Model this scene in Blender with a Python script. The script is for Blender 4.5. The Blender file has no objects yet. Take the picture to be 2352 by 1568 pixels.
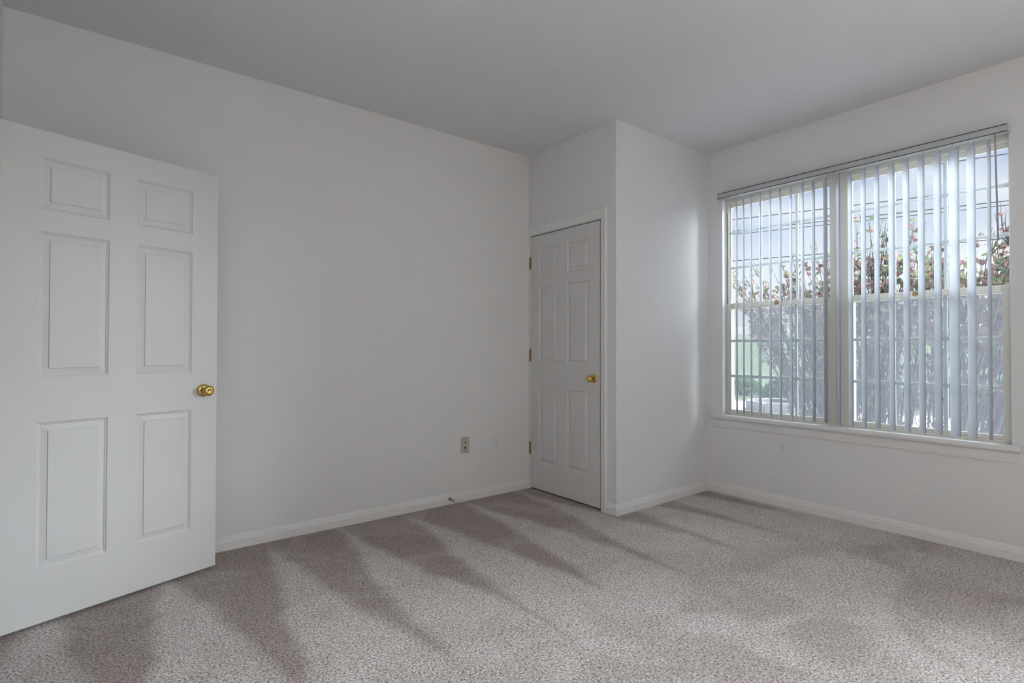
import bpy, bmesh, math, random
from mathutils import Vector, Matrix
S = bpy.context.scene
COL = S.collection
random.seed(7)

# ------------------------------------------------------------------ camera
CAM_H = 1.1422
fw = Vector((0.61530929, 0.78818836, 0.01239328))
rt = Vector((0.7882352, -0.61537187, 0.00165405))
up = Vector((-0.00893018, -0.00875107, 0.99992183))
cd = bpy.data.cameras.new('camera')
cd.sensor_width = 36.0
cd.lens = 1234.04 * 36.0 / 2352.0
cd.clip_start = 0.02
cd.clip_end = 500
cam = bpy.data.objects.new('camera', cd)
M = Matrix((rt, up, -fw)).transposed().to_4x4()
M.translation = Vector((0, 0, CAM_H))
cam.matrix_world = M
COL.objects.link(cam)
S.camera = cam

# ------------------------------------------------------------------ exposure
S.view_settings.view_transform = 'Standard'
S.view_settings.look = 'None'
S.view_settings.gamma = 1.0
S.view_settings.exposure = 0.06
S.view_settings.use_curve_mapping = False

# ------------------------------------------------------------------ sky
SKY_STRENGTH = 1.0
w = bpy.data.worlds.new('sky')
S.world = w
w.use_nodes = True
nt = w.node_tree
nt.nodes.clear()
N = nt.nodes.new
L = nt.links.new
tc = N('ShaderNodeTexCoord')
sep = N('ShaderNodeSeparateXYZ')
L(tc.outputs['Generated'], sep.inputs[0])
ramp = N('ShaderNodeValToRGB')
cr = ramp.color_ramp
cr.elements[0].position = 0.0
cr.elements[0].color = (1.0, 1.0, 1.0, 1)
cr.elements[1].position = 0.30
cr.elements[1].color = (0.36, 0.48, 0.78, 1)
e = cr.elements.new(0.13)
e.color = (0.86, 0.92, 1.0, 1)
L(sep.outputs['Z'], ramp.inputs[0])
mp = N('ShaderNodeMapping')
mp.inputs['Scale'].default_value = (1, 1, 3.0)
L(tc.outputs['Generated'], mp.inputs[0])
ns = N('ShaderNodeTexNoise')
ns.inputs['Scale'].default_value = 3.2
ns.inputs['Detail'].default_value = 5
L(mp.outputs[0], ns.inputs['Vector'])
r2 = N('ShaderNodeValToRGB')
r2.color_ramp.elements[0].position = 0.42
r2.color_ramp.elements[1].position = 0.66
L(ns.outputs['Fac'], r2.inputs[0])
mx = N('ShaderNodeMixRGB')
mx.inputs[2].default_value = (1.0, 1.0, 1.02, 1)
L(r2.outputs[0], mx.inputs[0])
L(ramp.outputs[0], mx.inputs[1])
bg = N('ShaderNodeBackground')
bg.inputs['Strength'].default_value = SKY_STRENGTH
L(mx.outputs[0], bg.inputs['Color'])
L(bg.outputs[0], N('ShaderNodeOutputWorld').inputs[0])

# soft sun behind thin cloud
SUN_E = 27.0
sd = bpy.data.lights.new('sun', 'SUN')
sd.energy = SUN_E
sd.angle = math.radians(75)
sd.color = (0.88, 0.94, 1.0)
so = bpy.data.objects.new('sun', sd)
COL.objects.link(so)
so.rotation_euler = Vector((0.58, -0.46, 0.60)).to_track_quat('Z', 'Y').to_euler()
so.location = (12, -6, 12)

FILL_L = 33.0  # glow of the added fill lamp

# ------------------------------------------------------------------ materials
MATS = {}


def mat(name, col, rough=0.5, metal=0.0, spec=0.5, bump=None, noise=None):
    m = bpy.data.materials.new(name)
    m.use_nodes = True
    t = m.node_tree
    b = t.nodes['Principled BSDF']
    b.inputs['Base Color'].default_value = (*col, 1)
    b.inputs['Roughness'].default_value = rough
    b.inputs['Metallic'].default_value = metal
    b.inputs['Specular IOR Level'].default_value = spec
    if bump or noise:
        c = t.nodes.new('ShaderNodeTexCoord')
    if noise:                       # (scale, second colour)
        n = t.nodes.new('ShaderNodeTexNoise')
        n.inputs['Scale'].default_value = noise[0]
        n.inputs['Detail'].default_value = 6
        t.links.new(c.outputs['Object'], n.inputs['Vector'])
        r = t.nodes.new('ShaderNodeValToRGB')
        r.color_ramp.elements[0].position = 0.35
        r.color_ramp.elements[1].position = 0.65
        r.color_ramp.elements[0].color = (*col, 1)
        r.color_ramp.elements[1].color = (*noise[1], 1)
        t.links.new(n.outputs['Fac'], r.inputs[0])
        t.links.new(r.outputs[0], b.inputs['Base Color'])
    if bump:                        # (scale, strength, distance)
        n = t.nodes.new('ShaderNodeTexNoise')
        n.inputs['Scale'].default_value = bump[0]
        n.inputs['Detail'].default_value = 3
        t.links.new(c.outputs['Object'], n.inputs['Vector'])
        bp = t.nodes.new('ShaderNodeBump')
        bp.inputs['Strength'].default_value = bump[1]
        bp.inputs['Distance'].default_value = bump[2]
        t.links.new(n.outputs['Fac'], bp.inputs['Height'])
        t.links.new(bp.outputs[0], b.inputs['Normal'])
    MATS[name] = m
    return m


mat('wall_paint', (0.84, 0.84, 0.845), 0.75, spec=0.25, bump=(95, 0.22, 0.004))
mat('ceiling_paint', (0.87, 0.87, 0.875), 0.85, spec=0.2, bump=(70, 0.25, 0.004))
mat('trim_paint', (0.86, 0.86, 0.86), 0.4, spec=0.4)
mat('door_paint', (0.73, 0.725, 0.725), 0.42, spec=0.4, bump=(60, 0.05, 0.002))
mat('brass', (0.72, 0.52, 0.17), 0.22, 1.0)
mat('antique_brass', (0.42, 0.28, 0.09), 0.32, 1.0)
mat('dark_hole', (0.012, 0.01, 0.01), 0.8)
mat('white_plastic', (0.82, 0.82, 0.85), 0.35)
mat('beige_plastic', (0.56, 0.52, 0.43), 0.45)
mat('rubber_white', (0.8, 0.79, 0.76), 0.6)
mat('spring_metal', (0.3, 0.26, 0.22), 0.35, 1.0)
mat('vinyl_cream', (0.80, 0.77, 0.68), 0.4)
mat('muntin_white', (0.80, 0.82, 0.84), 0.4)
mat('lock_brown', (0.42, 0.25, 0.12), 0.5)
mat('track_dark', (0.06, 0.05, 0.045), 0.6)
mat('headrail_white', (0.55, 0.57, 0.60), 0.35)
mat('wand_plastic', (0.42, 0.42, 0.50), 0.25)
mat('gravel', (0.74, 0.73, 0.71), 0.9, bump=(30, 0.6, 0.02), noise=(24, (0.58, 0.57, 0.55)))
mat('paver_concrete', (0.66, 0.64, 0.62), 0.85, bump=(40, 0.4, 0.01), noise=(14, (0.52, 0.50, 0.48)))
mat('grass', (0.055, 0.085, 0.035), 0.9, bump=(14, 0.8, 0.05), noise=(5, (0.12, 0.155, 0.085)))
mat('dry_grass', (0.16, 0.145, 0.12), 0.95, bump=(4, 0.6, 0.1), noise=(0.8, (0.21, 0.19, 0.165)))
mat('bark', (0.05, 0.042, 0.042), 0.85, noise=(30, (0.11, 0.098, 0.094)))
mat('wood_pole', (0.20, 0.15, 0.11), 0.85, noise=(8, (0.28, 0.22, 0.17)))
mat('cable_black', (0.11, 0.11, 0.12), 0.6)
mat('edging_stone', (0.24, 0.23, 0.235), 0.85, noise=(12, (0.32, 0.31, 0.31)))
mat('mulch', (0.08, 0.04, 0.035), 0.95, bump=(25, 0.8, 0.02), noise=(18, (0.12, 0.07, 0.06)))


def leaf_mat(name, col):
    m = mat(name, col, 0.6)
    t = m.node_tree
    b = t.nodes['Principled BSDF']
    tr = t.nodes.new('ShaderNodeBsdfTranslucent')
    tr.inputs[0].default_value = (*[min(1, c * 1.4) for c in col], 1)
    mi = t.nodes.new('ShaderNodeMixShader')
    mi.inputs[0].default_value = 0.35
    t.links.new(b.outputs[0], mi.inputs[1])
    t.links.new(tr.outputs[0], mi.inputs[2])
    t.links.new(mi.outputs[0], t.nodes['Material Output'].inputs[0])
    return m


LEAFS = [leaf_mat('leaf_red', (0.20, 0.105, 0.10)), leaf_mat('leaf_rust', (0.21, 0.135, 0.11)),
         leaf_mat('leaf_maroon', (0.15, 0.085, 0.09)), leaf_mat('leaf_olive', (0.16, 0.165, 0.10)),
         leaf_mat('leaf_green', (0.11, 0.145, 0.10))]
leaf_mat('hedge_green', (0.08, 0.15, 0.06))


def glass_mat():
    m = bpy.data.materials.new('window_glass')
    m.use_nodes = True
    t = m.node_tree
    t.nodes.remove(t.nodes['Principled BSDF'])
    tr = t.nodes.new('ShaderNodeBsdfTransparent')
    tr.inputs[0].default_value = (0.95, 0.97, 0.97, 1)
    gl = t.nodes.new('ShaderNodeBsdfGlossy')
    gl.inputs['Roughness'].default_value = 0.02
    fr = t.nodes.new('ShaderNodeFresnel')
    fr.inputs[0].default_value = 1.3
    mi = t.nodes.new('ShaderNodeMixShader')
    t.links.new(fr.outputs[0], mi.inputs[0])
    t.links.new(tr.outputs[0], mi.inputs[1])
    t.links.new(gl.outputs[0], mi.inputs[2])
    t.links.new(mi.outputs[0], t.nodes['Material Output'].inputs[0])
    MATS['window_glass'] = m


def screen_mat():
    m = bpy.data.materials.new('insect_mesh')
    m.use_nodes = True
    t = m.node_tree
    t.nodes.remove(t.nodes['Principled BSDF'])
    tr = t.nodes.new('ShaderNodeBsdfTransparent')
    df = t.nodes.new('ShaderNodeBsdfDiffuse')
    df.inputs[0].default_value = (0.32, 0.33, 0.36, 1)
    tl = t.nodes.new('ShaderNodeBsdfTranslucent')
    tl.inputs[0].default_value = (0.15, 0.155, 0.175, 1)
    m1 = t.nodes.new('ShaderNodeMixShader')
    m1.inputs[0].default_value = 0.6
    t.links.new(df.outputs[0], m1.inputs[1])
    t.links.new(tl.outputs[0], m1.inputs[2])
    m2 = t.nodes.new('ShaderNodeMixShader')
    m2.inputs[0].default_value = 0.25
    t.links.new(tr.outputs[0], m2.inputs[1])
    t.links.new(m1.outputs[0], m2.inputs[2])
    t.links.new(m2.outputs[0], t.nodes['Material Output'].inputs[0])
    MATS['insect_mesh'] = m


def vane_mat():
    m = mat('vane_vinyl', (0.78, 0.79, 0.81), 0.45)
    t = m.node_tree
    b = t.nodes['Principled BSDF']
    tl = t.nodes.new('ShaderNodeBsdfTranslucent')
    tl.inputs[0].default_value = (0.80, 0.82, 0.86, 1)
    mi = t.nodes.new('ShaderNodeMixShader')
    mi.inputs[0].default_value = 0.60
    t.links.new(b.outputs[0], mi.inputs[1])
    t.links.new(tl.outputs[0], mi.inputs[2])
    t.links.new(mi.outputs[0], t.nodes['Material Output'].inputs[0])


def fill_lamp_mat():
    m = bpy.data.materials.new('fill_lamp_glass')
    m.use_nodes = True
    b = m.node_tree.nodes['Principled BSDF']
    b.inputs['Base Color'].default_value = (0.9, 0.9, 0.88, 1)
    b.inputs['Emission Color'].default_value = (1.0, 0.90, 0.80, 1)
    b.inputs['Emission Strength'].default_value = FILL_L
    MATS['fill_lamp_glass'] = m


def carpet_mat():
    m = bpy.data.materials.new('carpet')
    m.use_nodes = True
    t = m.node_tree
    b = t.nodes['Principled BSDF']
    b.inputs['Roughness'].default_value = 0.95
    b.inputs['Specular IOR Level'].default_value = 0.1
    b.inputs['Sheen Weight'].default_value = 0.25
    b.inputs['Sheen Roughness'].default_value = 0.6
    nn = t.nodes.new
    ll = t.links.new
    c = nn('ShaderNodeTexCoord')

    def noise(scale, detail=2, rough=0.5, dist=0.0):
        n = nn('ShaderNodeTexNoise')
        n.inputs['Scale'].default_value = scale
        n.inputs['Detail'].default_value = detail
        n.inputs['Roughness'].default_value = rough
        n.inputs['Distortion'].default_value = dist
        ll(c.outputs['Object'], n.inputs['Vector'])
        return n

    def mth(op, a, b_=None, clamp=False):
        n = nn('ShaderNodeMath')
        n.operation = op
        n.use_clamp = clamp
        for i, v in enumerate((a, b_)):
            if v is None:
                continue
            if isinstance(v, (int, float)):
                n.inputs[i].default_value = v
            else:
                ll(v, n.inputs[i])
        return n.outputs[0]

    def mrange(v, a, b_, c0=0.0, c1=1.0, smooth=True):
        n = nn('ShaderNodeMapRange')
        n.interpolation_type = 'SMOOTHSTEP' if smooth else 'LINEAR'
        n.inputs['From Min'].default_value = a
        n.inputs['From Max'].default_value = b_
        n.inputs['To Min'].default_value = c0
        n.inputs['To Max'].default_value = c1
        ll(v, n.inputs['Value'])
        return n.outputs[0]
    # yarn speckle
    fine = noise(125, 2, 0.7, 0.6)
    rp = nn('ShaderNodeValToRGB')
    k = rp.color_ramp
    k.elements[0].position = 0.33
    k.elements[0].color = (0.14, 0.10, 0.082, 1)
    k.elements[1].position = 0.66
    k.elements[1].color = (0.88, 0.85, 0.835, 1)
    e1 = k.elements.new(0.46)
    e1.color = (0.455, 0.40, 0.37, 1)
    e2 = k.elements.new(0.55)
    e2.color = (0.67, 0.625, 0.60, 1)
    ll(fine.outputs['Fac'], rp.inputs[0])
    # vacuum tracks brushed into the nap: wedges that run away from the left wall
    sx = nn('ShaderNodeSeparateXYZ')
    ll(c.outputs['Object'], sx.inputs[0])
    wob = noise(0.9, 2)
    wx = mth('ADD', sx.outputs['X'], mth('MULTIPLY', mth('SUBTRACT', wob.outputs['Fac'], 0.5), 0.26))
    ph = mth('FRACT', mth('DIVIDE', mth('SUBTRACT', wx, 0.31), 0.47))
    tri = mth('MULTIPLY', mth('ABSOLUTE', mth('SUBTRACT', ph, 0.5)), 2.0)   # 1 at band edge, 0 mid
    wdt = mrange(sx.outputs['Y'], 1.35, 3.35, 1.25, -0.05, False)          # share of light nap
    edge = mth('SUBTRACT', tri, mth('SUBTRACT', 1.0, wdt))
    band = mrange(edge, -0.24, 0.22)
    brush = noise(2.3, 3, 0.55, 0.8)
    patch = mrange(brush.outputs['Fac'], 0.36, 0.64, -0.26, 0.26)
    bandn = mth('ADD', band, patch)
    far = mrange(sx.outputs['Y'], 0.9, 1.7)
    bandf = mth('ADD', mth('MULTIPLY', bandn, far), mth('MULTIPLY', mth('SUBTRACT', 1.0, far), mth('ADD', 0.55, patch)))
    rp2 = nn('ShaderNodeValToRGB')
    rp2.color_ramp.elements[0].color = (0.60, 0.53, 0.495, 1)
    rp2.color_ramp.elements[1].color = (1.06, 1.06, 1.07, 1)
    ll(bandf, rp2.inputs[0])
    mul = nn('ShaderNodeMixRGB')
    mul.blend_type = 'MULTIPLY'
    mul.inputs[0].default_value = 1.0
    ll(rp.outputs[0], mul.inputs[1])
    ll(rp2.outputs[0], mul.inputs[2])
    ll(mul.outputs[0], b.inputs['Base Color'])
    hsum = mth('ADD', fine.outputs['Fac'], mth('MULTIPLY', noise(330, 2).outputs['Fac'], 0.5))
    bp = nn('ShaderNodeBump')
    bp.inputs['Strength'].default_value = 0.4
    bp.inputs['Distance'].default_value = 0.008
    ll(hsum, bp.inputs['Height'])
    ll(bp.outputs[0], b.inputs['Normal'])
    MATS['carpet'] = m


glass_mat()
screen_mat()
vane_mat()
fill_lamp_mat()
carpet_mat()


# ------------------------------------------------------------------ mesh helpers
class MB:
    def __init__(self):
        self.v = []
        self.f = []
        self.m = []

    def face(self, idx, mi=0):
        self.f.append(tuple(idx))
        self.m.append(mi)

    def box(self, x0, x1, y0, y1, z0, z1, mi=0):
        b = len(self.v)
        self.v += [(x, y, z) for z in (z0, z1) for y in (y0, y1) for x in (x0, x1)]
        for q in ((0, 2, 3, 1), (4, 5, 7, 6), (0, 1, 5, 4), (2, 6, 7, 3), (0, 4, 6, 2), (1, 3, 7, 5)):
            self.face([b + i for i in q], mi)
        return self

    def extrude(self, prof, axis_fn, a, b_, caps=True, mi=0):
        """prof: closed 2D outline; axis_fn(p, t) -> 3D point, t in {a, b_}"""
        n = len(prof)
        s = len(self.v)
        self.v += [axis_fn(p, a) for p in prof] + [axis_fn(p, b_) for p in prof]
        for i in range(n):
            j = (i + 1) % n
            self.face((s + i, s + j, s + n + j, s + n + i), mi)
        if caps:
            self.face([s + i for i in reversed(range(n))], mi)
            self.face([s + n + i for i in range(n)], mi)
        return self

    def tube(self, pts, rad, n=6, mi=0):
        pts = [Vector(q) for q in pts]
        s = len(self.v)
        for i, q in enumerate(pts):
            d = (pts[min(i + 1, len(pts) - 1)] - pts[max(i - 1, 0)]).normalized()
            a = d.cross(Vector((0, 0, 1)))
            if a.length < 1e-4:
                a = Vector((1, 0, 0))
            a.normalize()
            c = d.cross(a)
            r = rad[i] if hasattr(rad, '__len__') else rad
            for k in range(n):
                th = 2 * math.pi * k / n
                self.v.append(tuple(q + a * (r * math.cos(th)) + c * (r * math.sin(th))))
        for i in range(len(pts) - 1):
            for k in range(n):
                k2 = (k + 1) % n
                self.face((s + i * n + k, s + i * n + k2, s + (i + 1) * n + k2, s + (i + 1) * n + k), mi)
        self.face([s + k for k in reversed(range(n))], mi)
        e_ = s + (len(pts) - 1) * n
        self.face([e_ + k for k in range(n)], mi)
        return self

    def lathe(self, prof, o, axis, n=28, mi=0):
        """prof: (distance along axis, radius)"""
        o = Vector(o)
        ax = Vector(axis).normalized()
        a = ax.cross(Vector((0, 0, 1)))
        if a.length < 1e-3:
            a = Vector((1, 0, 0))
        a.normalize()
        c = ax.cross(a)
        s = len(self.v)
        for t, r in prof:
            for k in range(n):
                th = 2 * math.pi * k / n
                self.v.append(tuple(o + ax * t + a * (max(r, 1e-5) * math.cos(th)) + c * (max(r, 1e-5) * math.sin(th))))
        for i in range(len(prof) - 1):
            for k in range(n):
                k2 = (k + 1) % n
                self.face((s + i * n + k, s + i * n + k2, s + (i + 1) * n + k2, s + (i + 1) * n + k), mi)
        self.face([s + k for k in reversed(range(n))], mi)
        e_ = s + (len(prof) - 1) * n
        self.face([e_ + k for k in range(n)], mi)
        return self

    def build(self, name, material, parent=None, smooth=False, bevel=0.0, fix=True):
        me = bpy.data.meshes.new(name)
        me.from_pydata([tuple(v) for v in self.v], [], self.f)
        mats = material if isinstance(material, (list, tuple)) else [material]
        for m_ in mats:
            me.materials.append(MATS[m_] if isinstance(m_, str) else m_)
        if len(mats) > 1:
            me.polygons.foreach_set('material_index', self.m)
        if fix:
            bm = bmesh.new()
            bm.from_mesh(me)
            bmesh.ops.recalc_face_normals(bm, faces=bm.faces)
            bm.to_mesh(me)
            bm.free()
        if smooth:
            me.polygons.foreach_set('use_smooth', [True] * len(me.polygons))
        o = bpy.data.objects.new(name, me)
        COL.objects.link(o)
        if bevel:
            bv = o.modifiers.new('bevel', 'BEVEL')
            bv.width = bevel
            bv.segments = 2
            bv.limit_method = 'ANGLE'
        if parent:
            o.parent = parent
        return o


def tag(o, label=None, cat=None, group=None, kind=None):
    if label:
        o['label'] = label
    if cat:
        o['category'] = cat
    if group:
        o['group'] = group
    if kind:
        o['kind'] = kind
    return o


def empty(name, loc=(0, 0, 0), rz=0.0):
    o = bpy.data.objects.new(name, None)
    o.empty_display_size = 0.1
    COL.objects.link(o)
    o.location = loc
    o.rotation_euler = (0, 0, rz)
    return o


def struct(o, label=None, cat=None):
    o['kind'] = 'structure'
    return tag(o, label, cat)


# ------------------------------------------------------------------ room shell (metres)
H = 2.72
Y0 = 3.397            # left wall face
X1 = 2.827            # closet door wall face
Y1 = 2.462            # closet side wall face
X2 = 3.944            # window wall face
XE = -0.339           # entry wall face
YB = -1.80            # wall behind the camera
WY0, WY1, WZ0, WZ1 = 0.635, 2.333, 0.618, 2.362     # window opening
XO = X2 + 0.108
VY0, VY1 = -1.62, 0.20                                # opening for the added unseen window, further along the same wall

floor = MB().box(-1.75, X2 + 0.02, YB - 0.1, Y0 + 0.1, -0.12, 0.0).build('floor', 'carpet')
struct(floor, 'speckled taupe cut pile carpet brushed into vacuum tracks', 'carpet')
struct(MB().box(-1.75, XO, YB - 0.1, Y0 + 0.1, H, H + 0.12).build('ceiling', 'ceiling_paint'),
       'plain white painted ceiling with light texture', 'ceiling')
struct(MB().box(-1.75, XO, Y0, Y0 + 0.1, 0, H).build('wall_left', 'wall_paint'),
       'long white wall behind the open door', 'wall')

CD0, CD1, CDZ = 2.600, 3.374, 2.058        # closet door opening
m_ = MB()
m_.box(X1, X1 + 0.1, Y1, CD0, 0, H).box(X1, X1 + 0.1, CD1, Y0, 0, H).box(X1, X1 + 0.1, CD0, CD1, CDZ, H)
struct(m_.build('wall_closet_front', 'wall_paint'), 'white wall around the closet door', 'wall')
struct(MB().box(X1 + 0.1, X2, Y1, Y1 + 0.1, 0, H).build('wall_closet_side', 'wall_paint'),
       'white wall between the closet door and the window', 'wall')
m_ = MB()
m_.box(X2, XO, YB - 0.1, VY0, 0, H).box(X2, XO, VY1, WY0, 0, H).box(X2, XO, WY1, Y0, 0, H)
m_.box(X2, XO, VY0, VY1, 0, WZ0).box(X2, XO, VY0, VY1, WZ1, H)
m_.box(X2, XO, WY0, WY1, 0, WZ0).box(X2, XO, WY0, WY1, WZ1, H)
struct(m_.build('wall_window', 'wall_paint'), 'white wall holding the wide window', 'wall')
struct(MB().box(-1.75, X2, YB - 0.1, YB, 0, H).build('wall_back', 'wall_paint'), 'white wall facing the open door side', 'wall')
ED0, ED1, EDZ = 2.02, 2.885, 2.06           # entry opening
m_ = MB()
m_.box(XE - 0.1, XE, YB, ED0, 0, H).box(XE - 0.1, XE, ED1, Y0, 0, H).box(XE - 0.1, XE, ED0, ED1, EDZ, H)
struct(m_.build('wall_entry', 'wall_paint'), 'white wall with the entry doorway', 'wall')
struct(MB().box(-1.75, -1.65, YB, Y0, 0, H).build('wall_hall', 'wall_paint'), 'white hallway wall beyond the entry doorway', 'wall')

# baseboards
BB = [(0, 0), (0.013, 0), (0.013, 0.046), (0.0105, 0.051), (0.0065, 0.070), (0.003, 0.076), (0, 0.077)]


def baseboard(name, fn, a, b_, label):
    o = MB().extrude(BB, fn, a, b_).build(name, 'trim_paint')
    struct(o, label, 'baseboard')


baseboard('baseboard_left', lambda q, t: (t, Y0 - q[0], q[1]), XE, X1 - 0.001, 'white baseboard along the long wall')
baseboard('baseboard_closet_front', lambda q, t: (X1 - q[0], t, q[1]), Y1, 2.545, 'short white baseboard beside the closet door casing')
baseboard('baseboard_closet_side', lambda q, t: (t, Y1 - q[0], q[1]), X1 - 0.013, X2, 'white baseboard between the closet corner and the window wall')
baseboard('baseboard_window', lambda q, t: (X2 - q[0], t, q[1]), YB, Y1, 'white baseboard under the window')
baseboard('baseboard_entry', lambda q, t: (XE + q[0], t, q[1]), YB, 1.96, 'white baseboard beside the entry doorway')
baseboard('baseboard_back', lambda q, t: (t, YB + q[0], q[1]), XE, X2, 'white baseboard opposite the long wall')

# closet casing and jamb
CAS = [(0, 0), (0, 0.010), (0.030, 0.012), (0.036, 0.018), (0.046, 0.018), (0.050, 0.012), (0.050, 0)]
t1 = empty('trim_1', (X1, CD0, 0))
struct(t1, 'white casing and jamb around the closet door', 'door casing')


def tpart(mb, name, par, loc, mat_='trim_paint'):
    o = mb.build(name, mat_, par)
    o.matrix_parent_inverse = Matrix.Translation(-Vector(loc))
    return o


CI = CD0 - 0.006
tpart(MB().extrude(CAS, lambda q, t: (X1 - q[1], CI - q[0], t), 0, 2.125), 'side_casing', t1, t1.location)
TOPC = [(0, 0), (0, 0.010), (0.048, 0.012), (0.056, 0.016), (0.064, 0.016), (0.068, 0.010), (0.068, 0)]
tpart(MB().extrude(TOPC, lambda q, t: (X1 - q[1], t, CDZ + 0.004 + q[0]), CI - 0.049, Y0), 'head_casing', t1, t1.location)
tpart(MB().box(X1 - 0.010, X1, CD1 + 0.001, Y0, 0, CDZ + 0.002), 'side_casing', t1, t1.location)
tpart(MB().box(X1 - 0.002, X1 + 0.1, CD0 - 0.007, CD0 + 0.0005, 0, CDZ), 'jamb', t1, t1.location)
tpart(MB().box(X1 - 0.002, X1 + 0.1, CD1 - 0.0015, CD1 + 0.004, 0, CDZ), 'jamb', t1, t1.location)
tpart(MB().box(X1 - 0.002, X1 + 0.1, CD0, CD1, CDZ - 0.0015, CDZ + 0.004), 'head_jamb', t1, t1.location)

# entry casing (beyond the frame, around the doorway the open door belongs to)
t2 = empty('trim_2', (XE, ED0, 0))
struct(t2, 'white casing and jamb around the entry doorway', 'door casing')
tpart(MB().box(XE, XE + 0.014, ED0 - 0.055, ED0, 0, EDZ + 0.055), 'side_casing', t2, t2.location)
tpart(MB().box(XE, XE + 0.014, ED1, ED1 + 0.055, 0, EDZ + 0.055), 'side_casing', t2, t2.location)
tpart(MB().box(XE, XE + 0.014, ED0, ED1, EDZ, EDZ + 0.055), 'head_casing', t2, t2.location)

# ------------------------------------------------------------------ six panel doors
PROF = [(0, 0), (0.004, 0.0045), (0.008, 0.0060), (0.010, 0.0085), (0.014, 0.0085), (0.034, 0.0040), (0.0365, 0.0005)]


def panel(door, x0, x1, z0, z1, yf, sgn, name='panel'):
    """moulded raised panel filling the hole x0..x1, z0..z1 of a face at y = yf, recess towards sgn*y"""
    b = MB()
    for o_, d_ in PROF:
        y = yf + sgn * d_
        b.v += [(x0 + o_, y, z0 + o_), (x1 - o_, y, z0 + o_), (x1 - o_, y, z1 - o_), (x0 + o_, y, z1 - o_)]
    n = len(PROF)
    for i in range(n - 1):
        for k in range(4):
            k2 = (k + 1) % 4
            q = (4 * i + k, 4 * i + k2, 4 * i + 4 + k2, 4 * i + 4 + k)
            b.face(q if sgn > 0 else q[::-1])
    q = [4 * (n - 1) + k for k in range(4)]
    b.face(q if sgn > 0 else q[::-1])
    return b.build(name, 'door_paint', door, fix=False)


def door(name, wd, z0, z1, th, cols, rows, loc, rz):
    d = empty(name, loc, rz)
    xs = sorted({0, wd, *[c for p in cols for c in p]})
    zs = sorted({z0, z1, *[c for p in rows for c in p]})
    b = MB()
    for yf, fl in ((0.0, False), (th, True)):
        for i in range(len(xs) - 1):
            for j in range(len(zs) - 1):
                if (xs[i], xs[i + 1]) in cols and (zs[j], zs[j + 1]) in rows:
                    continue
                s = len(b.v)
                b.v += [(xs[i], yf, zs[j]), (xs[i + 1], yf, zs[j]), (xs[i + 1], yf, zs[j + 1]), (xs[i], yf, zs[j + 1])]
                q = (s, s + 1, s + 2, s + 3)
                b.face(q[::-1] if fl else q)
    for (xa, ya, xb, yb) in ((0, th, 0, 0), (wd, 0, wd, th)):
        s = len(b.v)
        b.v += [(xa, ya, z0), (xb, yb, z0), (xb, yb, z1), (xa, ya, z1)]
        b.face((s, s + 1, s + 2, s + 3))
    for z_, fl in ((z0, False), (z1, True)):
        s = len(b.v)
        b.v += [(0, th, z_), (wd, th, z_), (wd, 0, z_), (0, 0, z_)]
        b.face((s + 3, s + 2, s + 1, s) if fl is False and False else (s, s + 1, s + 2, s + 3) if not fl else (s + 3, s + 2, s + 1, s))
    b.build('slab', 'door_paint', d, fix=False)
    for c in cols:
        for r in rows:
            panel(d, c[0], c[1], r[0], r[1], 0.0, 1)
            panel(d, c[0], c[1], r[0], r[1], th, -1)
    return d


def knob(d, x, z, y, sgn, privacy=True):
    """door knob standing on the face at y, pointing towards sgn*y"""
    ax = (0, sgn, 0)
    k = MB().lathe([(0.010, 0.011), (0.024, 0.0115), (0.027, 0.018), (0.030, 0.0205), (0.033, 0.0185), (0.036, 0.0195),
                    (0.043, 0.0255), (0.051, 0.0265), (0.058, 0.0235), (0.062, 0.016), (0.063, 0.012), (0.0615, 0.010), (0.0615, 0.0)],
                   (x, y, z), ax).build('knob', 'brass', d, smooth=True)
    MB().lathe([(-0.001, 0.0325), (0.003, 0.0325), (0.007, 0.0295), (0.011, 0.020), (0.012, 0.012)],
               (x, y, z), ax).build('rose', 'brass', k, smooth=True)
    if privacy:
        MB().lathe([(0.004, 0.0028), (0.0102, 0.0028)], (x - 0.0215 * (1 if sgn < 0 else -1), y, z), ax, 10).build('rose_screw', 'dark_hole', k)
    return k


ROW_E = [(0.233, 0.833), (1.020, 1.620), (1.712, 1.926)]
COL_E = [(0.125, 0.370), (0.480, 0.725)]
WE = 0.850
DR = Vector((0.9469935, 0.32125273))
HX, HY = 0.5111 - WE * DR.x, 3.1546 - WE * DR.y
door1 = door('door_1', WE, 0.016, 2.037, 0.035, COL_E, ROW_E, (HX, HY, 0), math.atan2(DR.y, DR.x))
struct(door1, 'white six panel entry door standing open against the long wall, round brass knob', 'door')
knob(door1, WE - 0.066, 0.925, 0.0, -1)
knob(door1, WE - 0.066, 0.925, 0.035, 1, False)
MB().box(WE - 0.0005, WE + 0.0012, 0.006, 0.029, 0.90, 0.952).box(WE, WE + 0.008, 0.012, 0.023, 0.917, 0.935).build('latch', 'antique_brass', door1)
for z in (0.25, 1.05, 1.82):
    MB().lathe([(-0.045, 0.006), (0.045, 0.006)], (-0.004, -0.004, z), (0, 0, 1), 10).build('hinge', 'antique_brass', door1)

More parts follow.
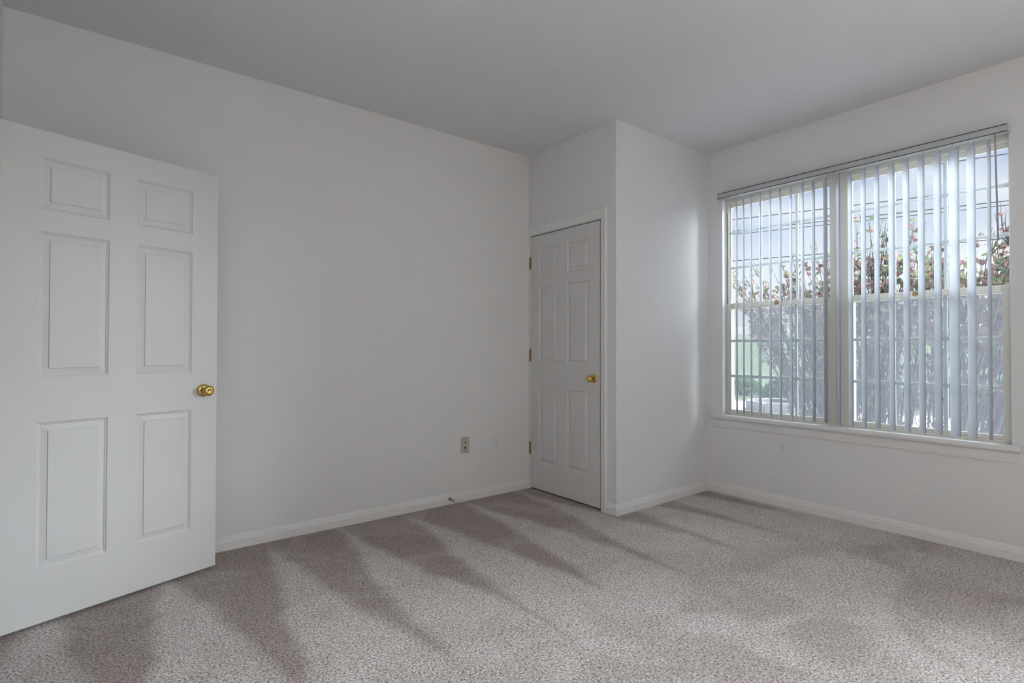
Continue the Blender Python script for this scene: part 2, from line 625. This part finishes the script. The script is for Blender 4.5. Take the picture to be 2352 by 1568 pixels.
ROW_C = [(0.226, 0.830), (1.025, 1.632), (1.715, 1.942)]
COL_C = [(0.098, 0.323), (0.422, 0.651)]
WC = 0.758
door2 = door('door_2', WC, 0.014, 2.050, 0.035, COL_C, ROW_C, (X1 + 0.0005, 3.3685, 0), -math.pi / 2)
struct(door2, 'closed white six panel closet door with brass hinges and knob', 'door')
knob(door2, WC - 0.062, 0.926, 0.0, -1, False)
for z in (0.332, 1.086, 1.835):
    hg = MB().lathe([(-0.052, 0.003), (-0.050, 0.0065), (-0.034, 0.0065), (-0.033, 0.0058), (0.033, 0.0058), (0.034, 0.0065),
                     (0.050, 0.0065), (0.052, 0.003)], (-0.006, -0.008, z), (0, 0, 1), 12).build('hinge', 'antique_brass', door2, smooth=False)
    MB().box(-0.020, 0.002, -0.004, -0.0015, z - 0.046, z + 0.046).build('hinge_leaf', 'antique_brass', hg)

# ------------------------------------------------------------------ window
win = empty('window_1', (X2 + 0.06, (WY0 + WY1) / 2, WZ0))
struct(win, 'wide twin cream vinyl window with white grid bars and insect screens', 'window')
WO = Vector(win.location)


def wpart(mb, name, mat_, par=None, bevel=0.0):
    o = mb.build(name, mat_, par or win, bevel=bevel)
    if par is None:
        o.matrix_parent_inverse = Matrix.Translation(-WO)
    else:
        o.matrix_parent_inverse = Matrix.Identity(4)
    return o


FX0, FX1 = X2 + 0.055, X2 + 0.100
MY0, MY1 = 1.440, 1.562                       # mullion
fr = MB()
fr.box(FX0, FX1, WY1 - 0.022, WY1, WZ0, WZ1).box(FX0, FX1, WY0, WY0 + 0.010, WZ0, WZ1)
fr.box(FX0, FX1, WY0 + 0.010, WY1 - 0.022, 2.300, WZ1).box(FX0, FX1, WY0 + 0.010, WY1 - 0.022, WZ0, WZ0 + 0.020)
wpart(fr, 'frame', 'vinyl_cream', bevel=0.002)
wpart(MB().box(FX0 - 0.006, FX1, MY0, 1.498, WZ0, WZ1).box(FX0 - 0.006, FX1, 1.502, MY1, WZ0, WZ1)
      .box(FX0 + 0.001, FX1, 1.495, 1.505, WZ0, WZ1), 'mullion', 'vinyl_cream')


def sash(kind, ya, yb, za, zb, xa, xb, st, rb, rtp, zbars, ybars):
    """ya..yb, za..zb outer size; st stile width, rb/rtp bottom/top rail"""
    s = MB()
    s.box(xa, xb, ya, ya + st[0], za, zb).box(xa, xb, yb - st[1], yb, za, zb)
    s.box(xa, xb, ya + st[0], yb - st[1], za, za + rb).box(xa, xb, ya + st[0], yb - st[1], zb - rtp, zb)
    so_ = s.build(kind, 'vinyl_cream', win, bevel=0.002)
    so_.matrix_parent_inverse = Matrix.Translation(-WO)
    gx = (xa + xb) / 2
    g0, g1, h0, h1 = ya + st[0], yb - st[1], za + rb, zb - rtp
    MB().box(gx - 0.002, gx + 0.002, g0 - 0.003, g1 + 0.003, h0 - 0.003, h1 + 0.003).build('pane', 'window_glass', so_)
    for z in zbars:
        MB().box(gx + 0.003, gx + 0.0065, g0, g1, z - 0.011, z + 0.011).build('muntin', 'muntin_white', so_)
    for y in ybars:
        MB().box(gx + 0.0031, gx + 0.0064, y - 0.010, y + 0.010, h0, h1).build('muntin', 'muntin_white', so_)
    return so_


for (ya, yb, bars, st) in ((MY1, WY1 - 0.022, (2.07, 1.80), (0.020, 0.014)), (WY0 + 0.010, MY0, (1.20, 0.935), (0.034, 0.016))):
    upper = sash('upper_sash', ya, yb, 1.455, 2.300, X2 + 0.080, X2 + 0.098, (0.006, 0.006), 0.030, 0.032, (2.066, 1.786), bars)
    lower = sash('lower_sash', ya, yb, WZ0 + 0.020, 1.500, X2 + 0.060, X2 + 0.078, st, 0.022, 0.040, (1.203, 0.925), bars)
    yc = 1.927 if ya == MY1 else 1.073
    MB().box(X2 + 0.057, X2 + 0.0605, yc - 0.021, yc + 0.021, 1.472, 1.496).build('sash_lock', 'lock_brown', lower)
    scf = MB()
    sx_, a_, b_ = X2 + 0.1005, ya, yb
    scf.box(sx_, sx_ + 0.005, a_, a_ + 0.014, WZ0 + 0.02, 1.475).box(sx_, sx_ + 0.005, b_ - 0.014, b_, WZ0 + 0.02, 1.475)
    scf.box(sx_, sx_ + 0.005, a_ + 0.014, b_ - 0.014, WZ0 + 0.02, WZ0 + 0.034).box(sx_, sx_ + 0.005, a_ + 0.014, b_ - 0.014, 1.461, 1.475)
    sc = wpart(scf, 'screen_frame', 'muntin_white')
    MB().box(sx_ + 0.002, sx_ + 0.003, a_ + 0.01, b_ - 0.01, WZ0 + 0.03, 1.465).build('insect_screen', 'insect_mesh', sc)
wpart(MB().box(FX0 - 0.0008, FX0 + 0.004, WY1 - 0.014, WY1 - 0.009, 1.50, 2.22), 'balance_track', 'track_dark')

# unseen twin window without a blind, added to bring in more daylight
win2 = empty('added_window', (X2 + 0.06, (VY0 + VY1) / 2, WZ0))
struct(win2, 'unseen bare twin window added for daylight on the same wall as the blind', 'window')


def w2(mb, name, mat_):
    o_ = mb.build(name, mat_, win2)
    o_.matrix_parent_inverse = Matrix.Translation(-Vector(win2.location))
    return o_


VM = (VY0 + VY1) / 2
w2(MB().box(FX0, FX1, VY0, VY0 + 0.03, WZ0, WZ1).box(FX0, FX1, VY1 - 0.03, VY1, WZ0, WZ1)
   .box(FX0, FX1, VY0 + 0.03, VY1 - 0.03, WZ0, WZ0 + 0.04).box(FX0, FX1, VY0 + 0.03, VY1 - 0.03, WZ1 - 0.04, WZ1), 'frame', 'vinyl_cream')
w2(MB().box(FX0, FX1, VM - 0.05, VM + 0.05, WZ0 + 0.04, WZ1 - 0.04), 'mullion', 'vinyl_cream')
for ya, yb in ((VY0 + 0.03, VM - 0.05), (VM + 0.05, VY1 - 0.03)):
    w2(MB().box(X2 + 0.060, X2 + 0.092, ya, yb, 1.46, 1.50), 'meeting_rail', 'vinyl_cream')
    w2(MB().box(X2 + 0.076, X2 + 0.080, ya, yb, WZ0 + 0.04, WZ1 - 0.04), 'pane', 'window_glass')

# stool and apron
t3 = empty('trim_3', (X2, 1.5, 0.585))
struct(t3, 'white window stool and apron under the blind', 'window sill')
STL = [(0.055, 0.586), (-0.030, 0.586), (-0.036, 0.592), (-0.038, 0.602), (-0.036, 0.612), (-0.030, 0.618), (0.055, 0.6185)]
stl = MB()
stl.extrude([(X2 - 0.001, 0.586), (X2 - 0.030, 0.586), (X2 - 0.036, 0.592), (X2 - 0.038, 0.602), (X2 - 0.036, 0.612), (X2 - 0.030, 0.6185), (X2 - 0.001, 0.6185)],
            lambda q, t: (q[0], t, q[1]), 0.592, 2.412)
stl.box(X2 - 0.001, X2 + 0.056, WY0, WY1, 0.60, 0.6187)
tpart(stl, 'stool', t3, t3.location)
tpart(MB().extrude([(0, 0.520), (0.006, 0.520), (0.010, 0.528), (0.012, 0.545), (0.012, 0.587), (0, 0.587)],
                   lambda q, t: (X2 - q[0], t, q[1]), 0.605, 2.392), 'apron', t3, t3.location)

# ------------------------------------------------------------------ vertical blind
bl = empty('vertical_blind', (X2 - 0.035, (WY0 + WY1) / 2, 2.33))
tag(bl, 'white vertical blind with open vinyl vanes hanging across the window', 'blind')
BO = Vector(bl.location)


def bpart(mb, name, mat_, smooth=False, bevel=0.0):
    o = mb.build(name, mat_, bl, smooth=smooth, bevel=bevel)
    o.matrix_parent_inverse = Matrix.Translation(-BO)
    return o


HR0, HR1 = 0.632, 2.337
bpart(MB().box(X2 - 0.058, X2 + 0.004, HR0, HR1, 2.325, 2.358).box(X2 - 0.052, X2 - 0.012, HR0 + 0.002, HR1 - 0.002, 2.320, 2.3255),
      'headrail', 'headrail_white', bevel=0.002)
bpart(MB().box(X2 - 0.0575, X2 - 0.002, HR0 + 0.001, HR1 - 0.001, 2.3578, 2.3625), 'slot_shade_strip', 'track_dark')  # dark strip added as the shadow line above the headrail
bpart(MB().box(X2 - 0.0575, X2 - 0.045, HR0 + 0.004, HR1 - 0.004, 2.3225, 2.3252), 'slot_shade_strip', 'track_dark')
for ye in (HR0 - 0.003, HR1):
    bpart(MB().box(X2 - 0.059, X2 + 0.004, ye, ye + 0.003, 2.321, 2.359), 'end_cap', 'headrail_white')
VX = X2 - 0.035
VY = [2.251, 2.194, 2.138, 2.079, 2.009, 1.934, 1.861, 1.786, 1.707, 1.634, 1.557, 1.482, 1.406, 1.329, 1.254, 1.175,
      1.098, 1.022, 0.944, 0.867, 0.790, 0.713]
ANG = {0: 31, 3: 36, 10: 37, 19: 44, 21: 21}
vm = MB()
NSEG = 6
for zz, wtop in ((0.0, 1), (1.640, 1), (1.655, 0.72)):
    for side in (0, 1):
        for i in range(NSEG + 1):
            u_ = (i / NSEG - 0.5) * 0.089 * wtop
            cu = 0.0045 * (1 - (2 * (i / NSEG - 0.5)) ** 2)
            vm.v.append((u_, cu + (0.0009 if side else 0), zz))
R_ = NSEG + 1
for lv in range(2):
    for side in (0, 1):
        a0 = lv * 2 * R_ + side * R_
        for i in range(NSEG):
            vm.face((a0 + i, a0 + i + 1, a0 + 2 * R_ + i + 1, a0 + 2 * R_ + i))
    a0 = lv * 2 * R_
    for i in (0, NSEG):
        vm.face((a0 + i, a0 + R_ + i, a0 + 3 * R_ + i, a0 + 2 * R_ + i))
for lv in (0, 2):
    a0 = lv * 2 * R_
    for i in range(NSEG):
        vm.face((a0 + i, a0 + i + 1, a0 + R_ + i + 1, a0 + R_ + i))
v0 = vm.build('vane', 'vane_vinyl', None, smooth=True)
cm = MB()
cm.box(-0.004, 0.004, -0.002, 0.004, 1.648, 1.690).box(-0.0025, 0.0025, 0.0036, 0.0062, 1.632, 1.655)
c0 = cm.build('carrier', 'white_plastic', None)
for i, y in enumerate(VY):
    v = v0 if i == 0 else v0.copy()
    c = c0 if i == 0 else c0.copy()
    if i:
        COL.objects.link(v)
        COL.objects.link(c)
    for o in (v, c):
        o.parent = bl
        o.matrix_parent_inverse = Matrix.Translation(-BO)
        o.location = (VX, y, 0.6425)
        o.rotation_euler = (0, 0, math.radians(ANG.get(i, 36.5 + random.uniform(-0.8, 0.8))))
bpart(MB().tube([(X2 - 0.05, 0.684, 2.325), (X2 - 0.05, 0.683, 2.28), (X2 - 0.05, 0.674, 1.735)], [0.003, 0.0042, 0.0042], 8),
      'tilt_wand', 'wand_plastic', smooth=True)


# ------------------------------------------------------------------ wall plates
def wall_plate(name, loc, rz, kind):
    """local: plate in the x-z plane, facing -y"""
    r = empty(name, loc, rz)
    pm = 'white_plastic' if kind == 'outlet' else 'beige_plastic'
    MB().box(-0.036, 0.036, -0.006, 0.0, -0.058, 0.058).build('plate', pm, r, bevel=0.0025)
    if kind == 'outlet':
        for s in (-1, 1):
            b = MB()
            z = s * 0.0195
            pr = []
            for k in range(24):
                th = 2 * math.pi * k / 24
                pr.append((0.0172 * math.cos(th), z + max(-0.0135, min(0.0135, 0.0172 * math.sin(th)))))
            b.extrude(pr, lambda q, t: (q[0], t, q[1]), -0.0078, -0.004)
            so_ = b.build('socket', pm, r)
            MB().box(-0.0078, -0.0058, -0.0082, -0.005, z - 0.001, z + 0.007).build('slot', 'dark_hole', so_)
            MB().box(0.0056, 0.0074, -0.0082, -0.005, z - 0.001, z + 0.0065).build('slot', 'dark_hole', so_)
            MB().lathe([(0.0, 0.0027), (0.0035, 0.0027)], (0, -0.005, z - 0.0075), (0, -1, 0), 12).build('ground_hole', 'dark_hole', so_)
        MB().lathe([(0.0, 0.0035), (0.002, 0.003)], (0, -0.006, 0), (0, -1, 0), 12).build('screw', 'spring_metal', r)
    else:
        for z in (0.0195, -0.0195):
            j = MB().lathe([(0.0, 0.0085), (0.0016, 0.0075)], (0, -0.0055, z), (0, -1, 0), 20).build('jack', pm, r)
            MB().lathe([(0.0, 0.0064), (0.0024, 0.0064)], (0, -0.0055, z), (0, -1, 0), 14).build('jack_hole', 'dark_hole', j)
        for z in (0.044, -0.044):
            MB().lathe([(0.0, 0.0035), (0.0015, 0.003)], (0, -0.006, z), (0, -1, 0), 12).build('screw', 'spring_metal', r)
    return r


o = wall_plate('jack_plate', (2.205, Y0, 0.418), 0, 'jack')
tag(o, 'beige wall plate with two black jack holes on the long wall', 'wall plate')
o = wall_plate('power_outlet', (2.490, Y0, 0.410), 0, 'outlet')
tag(o, 'white duplex power outlet on the long wall beside the beige plate', 'outlet')
o = wall_plate('power_outlet', (X2, 1.868, 0.423), -math.pi / 2, 'outlet')
tag(o, 'white duplex power outlet under the window sill', 'outlet')

# ------------------------------------------------------------------ spring door stop on the baseboard
ds = empty('door_stop', (2.068, Y0 - 0.013, 0.040))
tag(ds, 'brass spring door stop with white rubber tip on the baseboard', 'door stop')
MB().lathe([(-0.002, 0.0125), (0.004, 0.0125), (0.010, 0.009), (0.016, 0.0055)], (0, 0, 0), (0, -1, 0), 18).build('base', 'antique_brass', ds, smooth=True)
sp = []
for k in range(16 * 8 + 1):
    th = 2 * math.pi * k / 8
    sp.append((0.0042 * math.cos(th), -0.014 - 0.052 * k / 128, 0.0042 * math.sin(th) - 0.004 * k / 128))
MB().tube(sp, 0.0014, 5).build('spring', 'spring_metal', ds, smooth=True)
MB().lathe([(0.0, 0.0062), (0.003, 0.0075), (0.012, 0.0078), (0.017, 0.0066), (0.019, 0.003)], (0, -0.064, -0.0045), (0, -1, 0), 16).build('tip', 'rubber_white', ds, smooth=True)

# ------------------------------------------------------------------ added fill lamp, unseen above and behind the frame
LX, LY = 0.35, -1.10
cl = empty('fill_light', (LX, LY, H))
tag(cl, 'unseen globe lamp added as fill to brighten the room', 'fill light')
MB().lathe([(0.0, 0.075), (0.012, 0.075), (0.022, 0.06), (0.028, 0.02), (0.028, 0.0)], (0, 0, 0), (0, 0, -1), 32).build('canopy', 'brass', cl, smooth=True)
MB().lathe([(0.02, 0.009), (0.16, 0.009), (0.165, 0.045), (0.19, 0.055), (0.195, 0.04)], (0, 0, 0), (0, 0, -1), 24).build('stem', 'brass', cl, smooth=True)
dm = [(0.32 - 0.15 * math.cos(a), 0.15 * math.sin(a)) for a in [math.pi * (0.10 + 0.90 * k / 16) for k in range(17)]]
MB().lathe(dm, (0, 0, 0), (0, 0, -1), 32).build('globe', 'fill_lamp_glass', cl, smooth=True)

# ------------------------------------------------------------------ outside
GZ = -0.15


def sheet(name, pts_x, ys, zf, mat_, label, cat):
    b = MB()
    for x in pts_x:
        for y in ys:
            b.v.append((x, y, zf(x, y)))
    n = len(ys)
    for i in range(len(pts_x) - 1):
        for j in range(n - 1):
            b.face((i * n + j, (i + 1) * n + j, (i + 1) * n + j + 1, i * n + j + 1))
    o_ = b.build(name, mat_, smooth=True, fix=False)
    return struct(o_, label, cat)


struct(MB().box(XO, 12.6, -30, 40, GZ - 0.2, GZ).build('ground_gravel', 'gravel'), 'pale gravel yard outside the window', 'ground')


def lawn_z(x, y):
    t = max(0.0, min(1.0, (x - 15.0) / 25.0))
    return GZ + 0.02 + 2.35 * t * t * (3 - 2 * t) + 0.10 * math.sin(y * 0.35 + x * 0.2) * t


sheet('lawn', [12.6, 13.5, 15, 17, 20, 24, 28, 32, 36, 40], [-40 + 4 * k for k in range(26)], lawn_z, 'grass', 'green grass bank rising beyond the gravel yard', 'lawn')


def hill_z(x, y):
    t = max(0.0, min(1.0, (x - 39.5) / 14.0))
    return lawn_z(min(x, 40), y) - 0.05 * (1 - t) + 1.25 * t + 0.12 * math.sin(y * 0.21) * t


sheet('hill', [39.5, 42, 45, 48, 51, 54, 70], [-70 + 5 * k for k in range(34)], hill_z, 'dry_grass', 'tan dry hillside behind the grass bank', 'hill')

# octagonal raised bed edged with stone
pb = empty('garden_ring', (11.35, 5.42, GZ))
tag(pb, 'low octagonal pale stone ring filled with reddish mulch on the gravel', 'planter')
RO, RI, RH = 0.68, 0.52, 0.20
for k in range(8):
    a0, a1 = math.pi / 4 * (k + 0.04), math.pi / 4 * (k + 0.96)
    b = MB()
    pr = [(RO * math.cos(a0), RO * math.sin(a0)), (RO * math.cos(a1), RO * math.sin(a1)), (RI * math.cos(a1), RI * math.sin(a1)), (RI * math.cos(a0), RI * math.sin(a0))]
    b.extrude(pr, lambda q, t: (q[0], q[1], t), -0.01, RH)
    b.build('stone', 'edging_stone', pb, bevel=0.01)
b = MB()
pr = [(0.55 * math.cos(math.pi / 4 * k), 0.55 * math.sin(math.pi / 4 * k)) for k in range(8)]
b.extrude(pr, lambda q, t: (q[0], q[1], t), -0.01, 0.10).build('mulch_fill', 'mulch', pb)

# leaves: lobed, folded on the midrib
LEAF_OUT = [(0, 0), (0.16, 0.10), (0.42, 0.16), (0.30, 0.34), (0.50, 0.62), (0.24, 0.62), (0.12, 0.84), (0, 1.0)]


def leaf_geo(b, o_, d, n_, size, mi):
    d = Vector(d).normalized()
    s_ = d.cross(Vector(n_)).normalized()
    n2 = s_.cross(d)
    o_ = Vector(o_)
    for sg in (1, -1):
        s = len(b.v)
        for (a, t) in LEAF_OUT:
            b.v.append(tuple(o_ + d * (t * size) + s_ * (sg * a * size) + n2 * (abs(a) * size * 0.35)))
        b.face([s + k for k in (range(len(LEAF_OUT)) if sg > 0 else reversed(range(len(LEAF_OUT))))], mi)


leaf_mesh = []
for mi in range(5):
    b = MB()
    leaf_geo(b, (0, 0, 0), (0, 0, 1), (0, -1, 0.1), 1.0, 0)
    o_ = b.build('leaf', LEAFS[mi], fix=False)
    leaf_mesh.append(o_.data)
    bpy.data.objects.remove(o_)


def shrub(name, loc, nstem, lean_y, height, seed, label, spread=0.30, fan=0.42):
    rnd = random.Random(seed)
    r = empty(name, loc)
    tag(r, label, 'shrub', 'shrubs outside the window')
    tips = []
    for k in range(nstem):
        b = MB()
        a = rnd.uniform(0, 2 * math.pi)
        q = math.sqrt(rnd.random())
        bx, by = spread * q * math.cos(a) * 0.8, spread * q * math.sin(a)
        hgt = height * rnd.uniform(0.62, 1.0) * (1 - 0.18 * q)
        lx = 0.66 * fan * q * math.cos(a) + rnd.uniform(-0.06, 0.06)
        ly = fan * q * math.sin(a) + lean_y + rnd.uniform(-0.07, 0.07)
        pts = []
        n = 9
        wx, wy = rnd.uniform(0, 6), rnd.uniform(0, 6)
        for i in range(n):
            t = i / (n - 1)
            tt = t * (0.65 + 0.35 * t)
            pts.append(Vector((bx + lx * hgt * tt + 0.035 * math.sin(wx + 5 * t) * t, by + ly * hgt * tt + 0.035 * math.sin(wy + 6 * t) * t, hgt * t)))
        r0 = rnd.uniform(0.007, 0.017)
        b.tube(pts, [r0 * (1 - 0.78 * i / (n - 1)) for i in range(n)], 5)
        tips.append((pts[-1], (pts[-1] - pts[-2]).normalized(), 1.0))
        for j in range(rnd.randint(7, 11)):
            i = rnd.randint(1, n - 2)
            p0 = pts[i]
            d = (pts[i + 1] - pts[i]).normalized()
            sd_ = Vector((rnd.uniform(-1, 1), rnd.uniform(-1, 1), rnd.uniform(0.0, 0.5))).normalized()
            ln = rnd.uniform(0.25, 0.65) * (1 - 0.4 * i / n)
            p1 = p0 + (d * 0.75 + sd_ * 0.55) * ln * 0.5
            p2 = p1 + (d * 0.95 + sd_ * 0.25) * ln * 0.5
            b.tube([p0, p1, p2], [r0 * 0.42, r0 * 0.33, 0.0016], 4)
            tips.append((p2, (p2 - p1).normalized(), p2.z / height))
            tips.append((p1, sd_, p1.z / height))
        b.build('stem', 'bark', r, smooth=True, fix=False)
    # leaves, thin below and thicker towards the tips
    allv = []
    for (p_, d_, hrel) in tips:
        prob = 0.05 if hrel < 0.33 else 0.22 if hrel < 0.48 else 0.85 if hrel < 0.80 else 0.9
        if rnd.random() > prob:
            continue
        for c in range(rnd.randint(2, 6) if hrel < 0.8 else rnd.randint(1, 3)):
            dd = (d_ * 0.4 + Vector((rnd.uniform(-1, 1), rnd.uniform(-1, 1), rnd.uniform(-0.9, 0.6)))).normalized()
            allv.append((p_ - d_ * rnd.uniform(0, 0.16) + Vector((rnd.uniform(-1, 1), rnd.uniform(-1, 1), rnd.uniform(-1, 1))) * 0.03, dd, rnd.uniform(0.045, 0.092), rnd.choice((0, 1, 1, 2, 2, 3, 3, 3, 4, 4)),
                         Vector((rnd.uniform(-1, 1), rnd.uniform(-1, 1), rnd.uniform(-1, 1)))))
    allv.sort(key=lambda q: -q[0].z)
    for (p_, d_, s_, mi, nv) in allv[:180]:
        o_ = bpy.data.objects.new('leaf', leaf_mesh[mi])
        COL.objects.link(o_)
        o_.parent = r
        o_.location = p_
        o_.rotation_mode = 'QUATERNION'
        o_.rotation_quaternion = d_.to_track_quat('Z', 'Y')
        o_.scale = (s_, s_, s_)
    b = MB()
    for (p_, d_, s_, mi, nv) in allv[180:]:
        leaf_geo(b, p_, d_, nv if abs(nv.normalized().dot(d_)) < 0.95 else (0.1, 0.2, 1), s_, mi)
    if b.v:
        fo = b.build('foliage', LEAFS, r, fix=False)
        fo['kind'] = 'stuff'
    return r


shrub('shrub', (7.95, 3.22, GZ), 60, 0.26, 2.98, 3, 'twiggy shrub with red and green leaves leaning towards the octagonal stone ring', 0.26, 0.24)
shrub('shrub', (7.20, 2.35, GZ), 86, 0.00, 3.05, 5, 'tallest dense twiggy shrub of upright bare stems with rust leaves between two others', 0.40, 0.17)
shrub('shrub', (6.75, 1.38, GZ), 74, -0.20, 2.95, 9, 'twiggy shrub leaning away from the octagonal stone ring', 0.34, 0.19)


def low_bush(loc, rx, ry, rz_, seed, label):
    rnd = random.Random(seed)
    r = empty('low_bush', loc)
    tag(r, label, 'bush', 'low bushes at the edge of the grass bank')
    b = MB()
    for k in range(420):
        d = Vector((rnd.gauss(0, 1), rnd.gauss(0, 1), abs(rnd.gauss(0, 1)))).normalized()
        p_ = Vector((d.x * rx, d.y * ry, d.z * rz_)) * rnd.uniform(0.75, 1.0)
        leaf_geo(b, p_, (d + Vector((rnd.uniform(-.6, .6), rnd.uniform(-.6, .6), rnd.uniform(-.2, .8)))), (rnd.uniform(-1, 1), rnd.uniform(-1, 1), 0.3), rnd.uniform(0.10, 0.18), 0)
    fo = b.build('foliage', 'hedge_green', r, fix=False)
    fo['kind'] = 'stuff'
    st = MB()
    for k in range(7):
        a = k * 0.9
        st.tube([(0.05 * math.cos(a), 0.05 * math.sin(a), -0.05), (rx * 0.6 * math.cos(a), ry * 0.6 * math.sin(a), rz_ * 0.8)], [0.015, 0.006], 5)
    st.build('stems', 'bark', r, fix=False)


for k in range(6):
    x = 14.3 + 0.25 * math.sin(k * 2.1)
    y = 3.2 + 1.62 * k
    low_bush((x, y, lawn_z(x, y)), 0.58, 0.66, 0.50 + 0.06 * math.sin(k * 1.7), 20 + k, 'low dark green bush in the row at the foot of the grass bank')

# utility line
WIRES = [8.87, 7.57, 7.00, 6.83, 5.51]
YP = (-14.0, 36.0)


def line_x(y):
    return 30.15 - 0.352 * y


names = ['topmost single power cable strung between the wooden poles', 'second highest power cable strung between the wooden poles',
         'upper cable of the close pair strung between the wooden poles', 'lower cable of the close pair strung between the wooden poles',
         'lowest cable strung between the wooden poles']
for z, lb in zip(WIRES, names):
    pts = []
    for k in range(25):
        t = k / 24
        y = YP[0] + 0.08 + (YP[1] - YP[0] - 0.16) * t
        pts.append((line_x(y), y, z + 0.30 * ((2 * t - 1) ** 2) - 0.01))
    tag(MB().tube(pts, 0.022 if z != 6.83 else 0.018, 6).build('power_cable', 'cable_black', smooth=True, fix=False), lb, 'cable', 'overhead cables')
for y in YP:
    lb = 'tall wooden utility pole holding up the overhead cables'
    gz = lawn_z(line_x(y), y)
    pl = empty('utility_pole', (line_x(y), y, gz))
    tag(pl, lb, 'utility pole', 'utility poles')
    MB().tube([(0, 0, -0.3), (0, 0, 9.6 - gz)], [0.16, 0.10], 12).build('pole', 'wood_pole', pl, smooth=True, fix=False)
    MB().box(-1.0, 1.0, -0.06, 0.06, 7.80 - gz, 7.92 - gz).build('crossarm', 'wood_pole', pl)
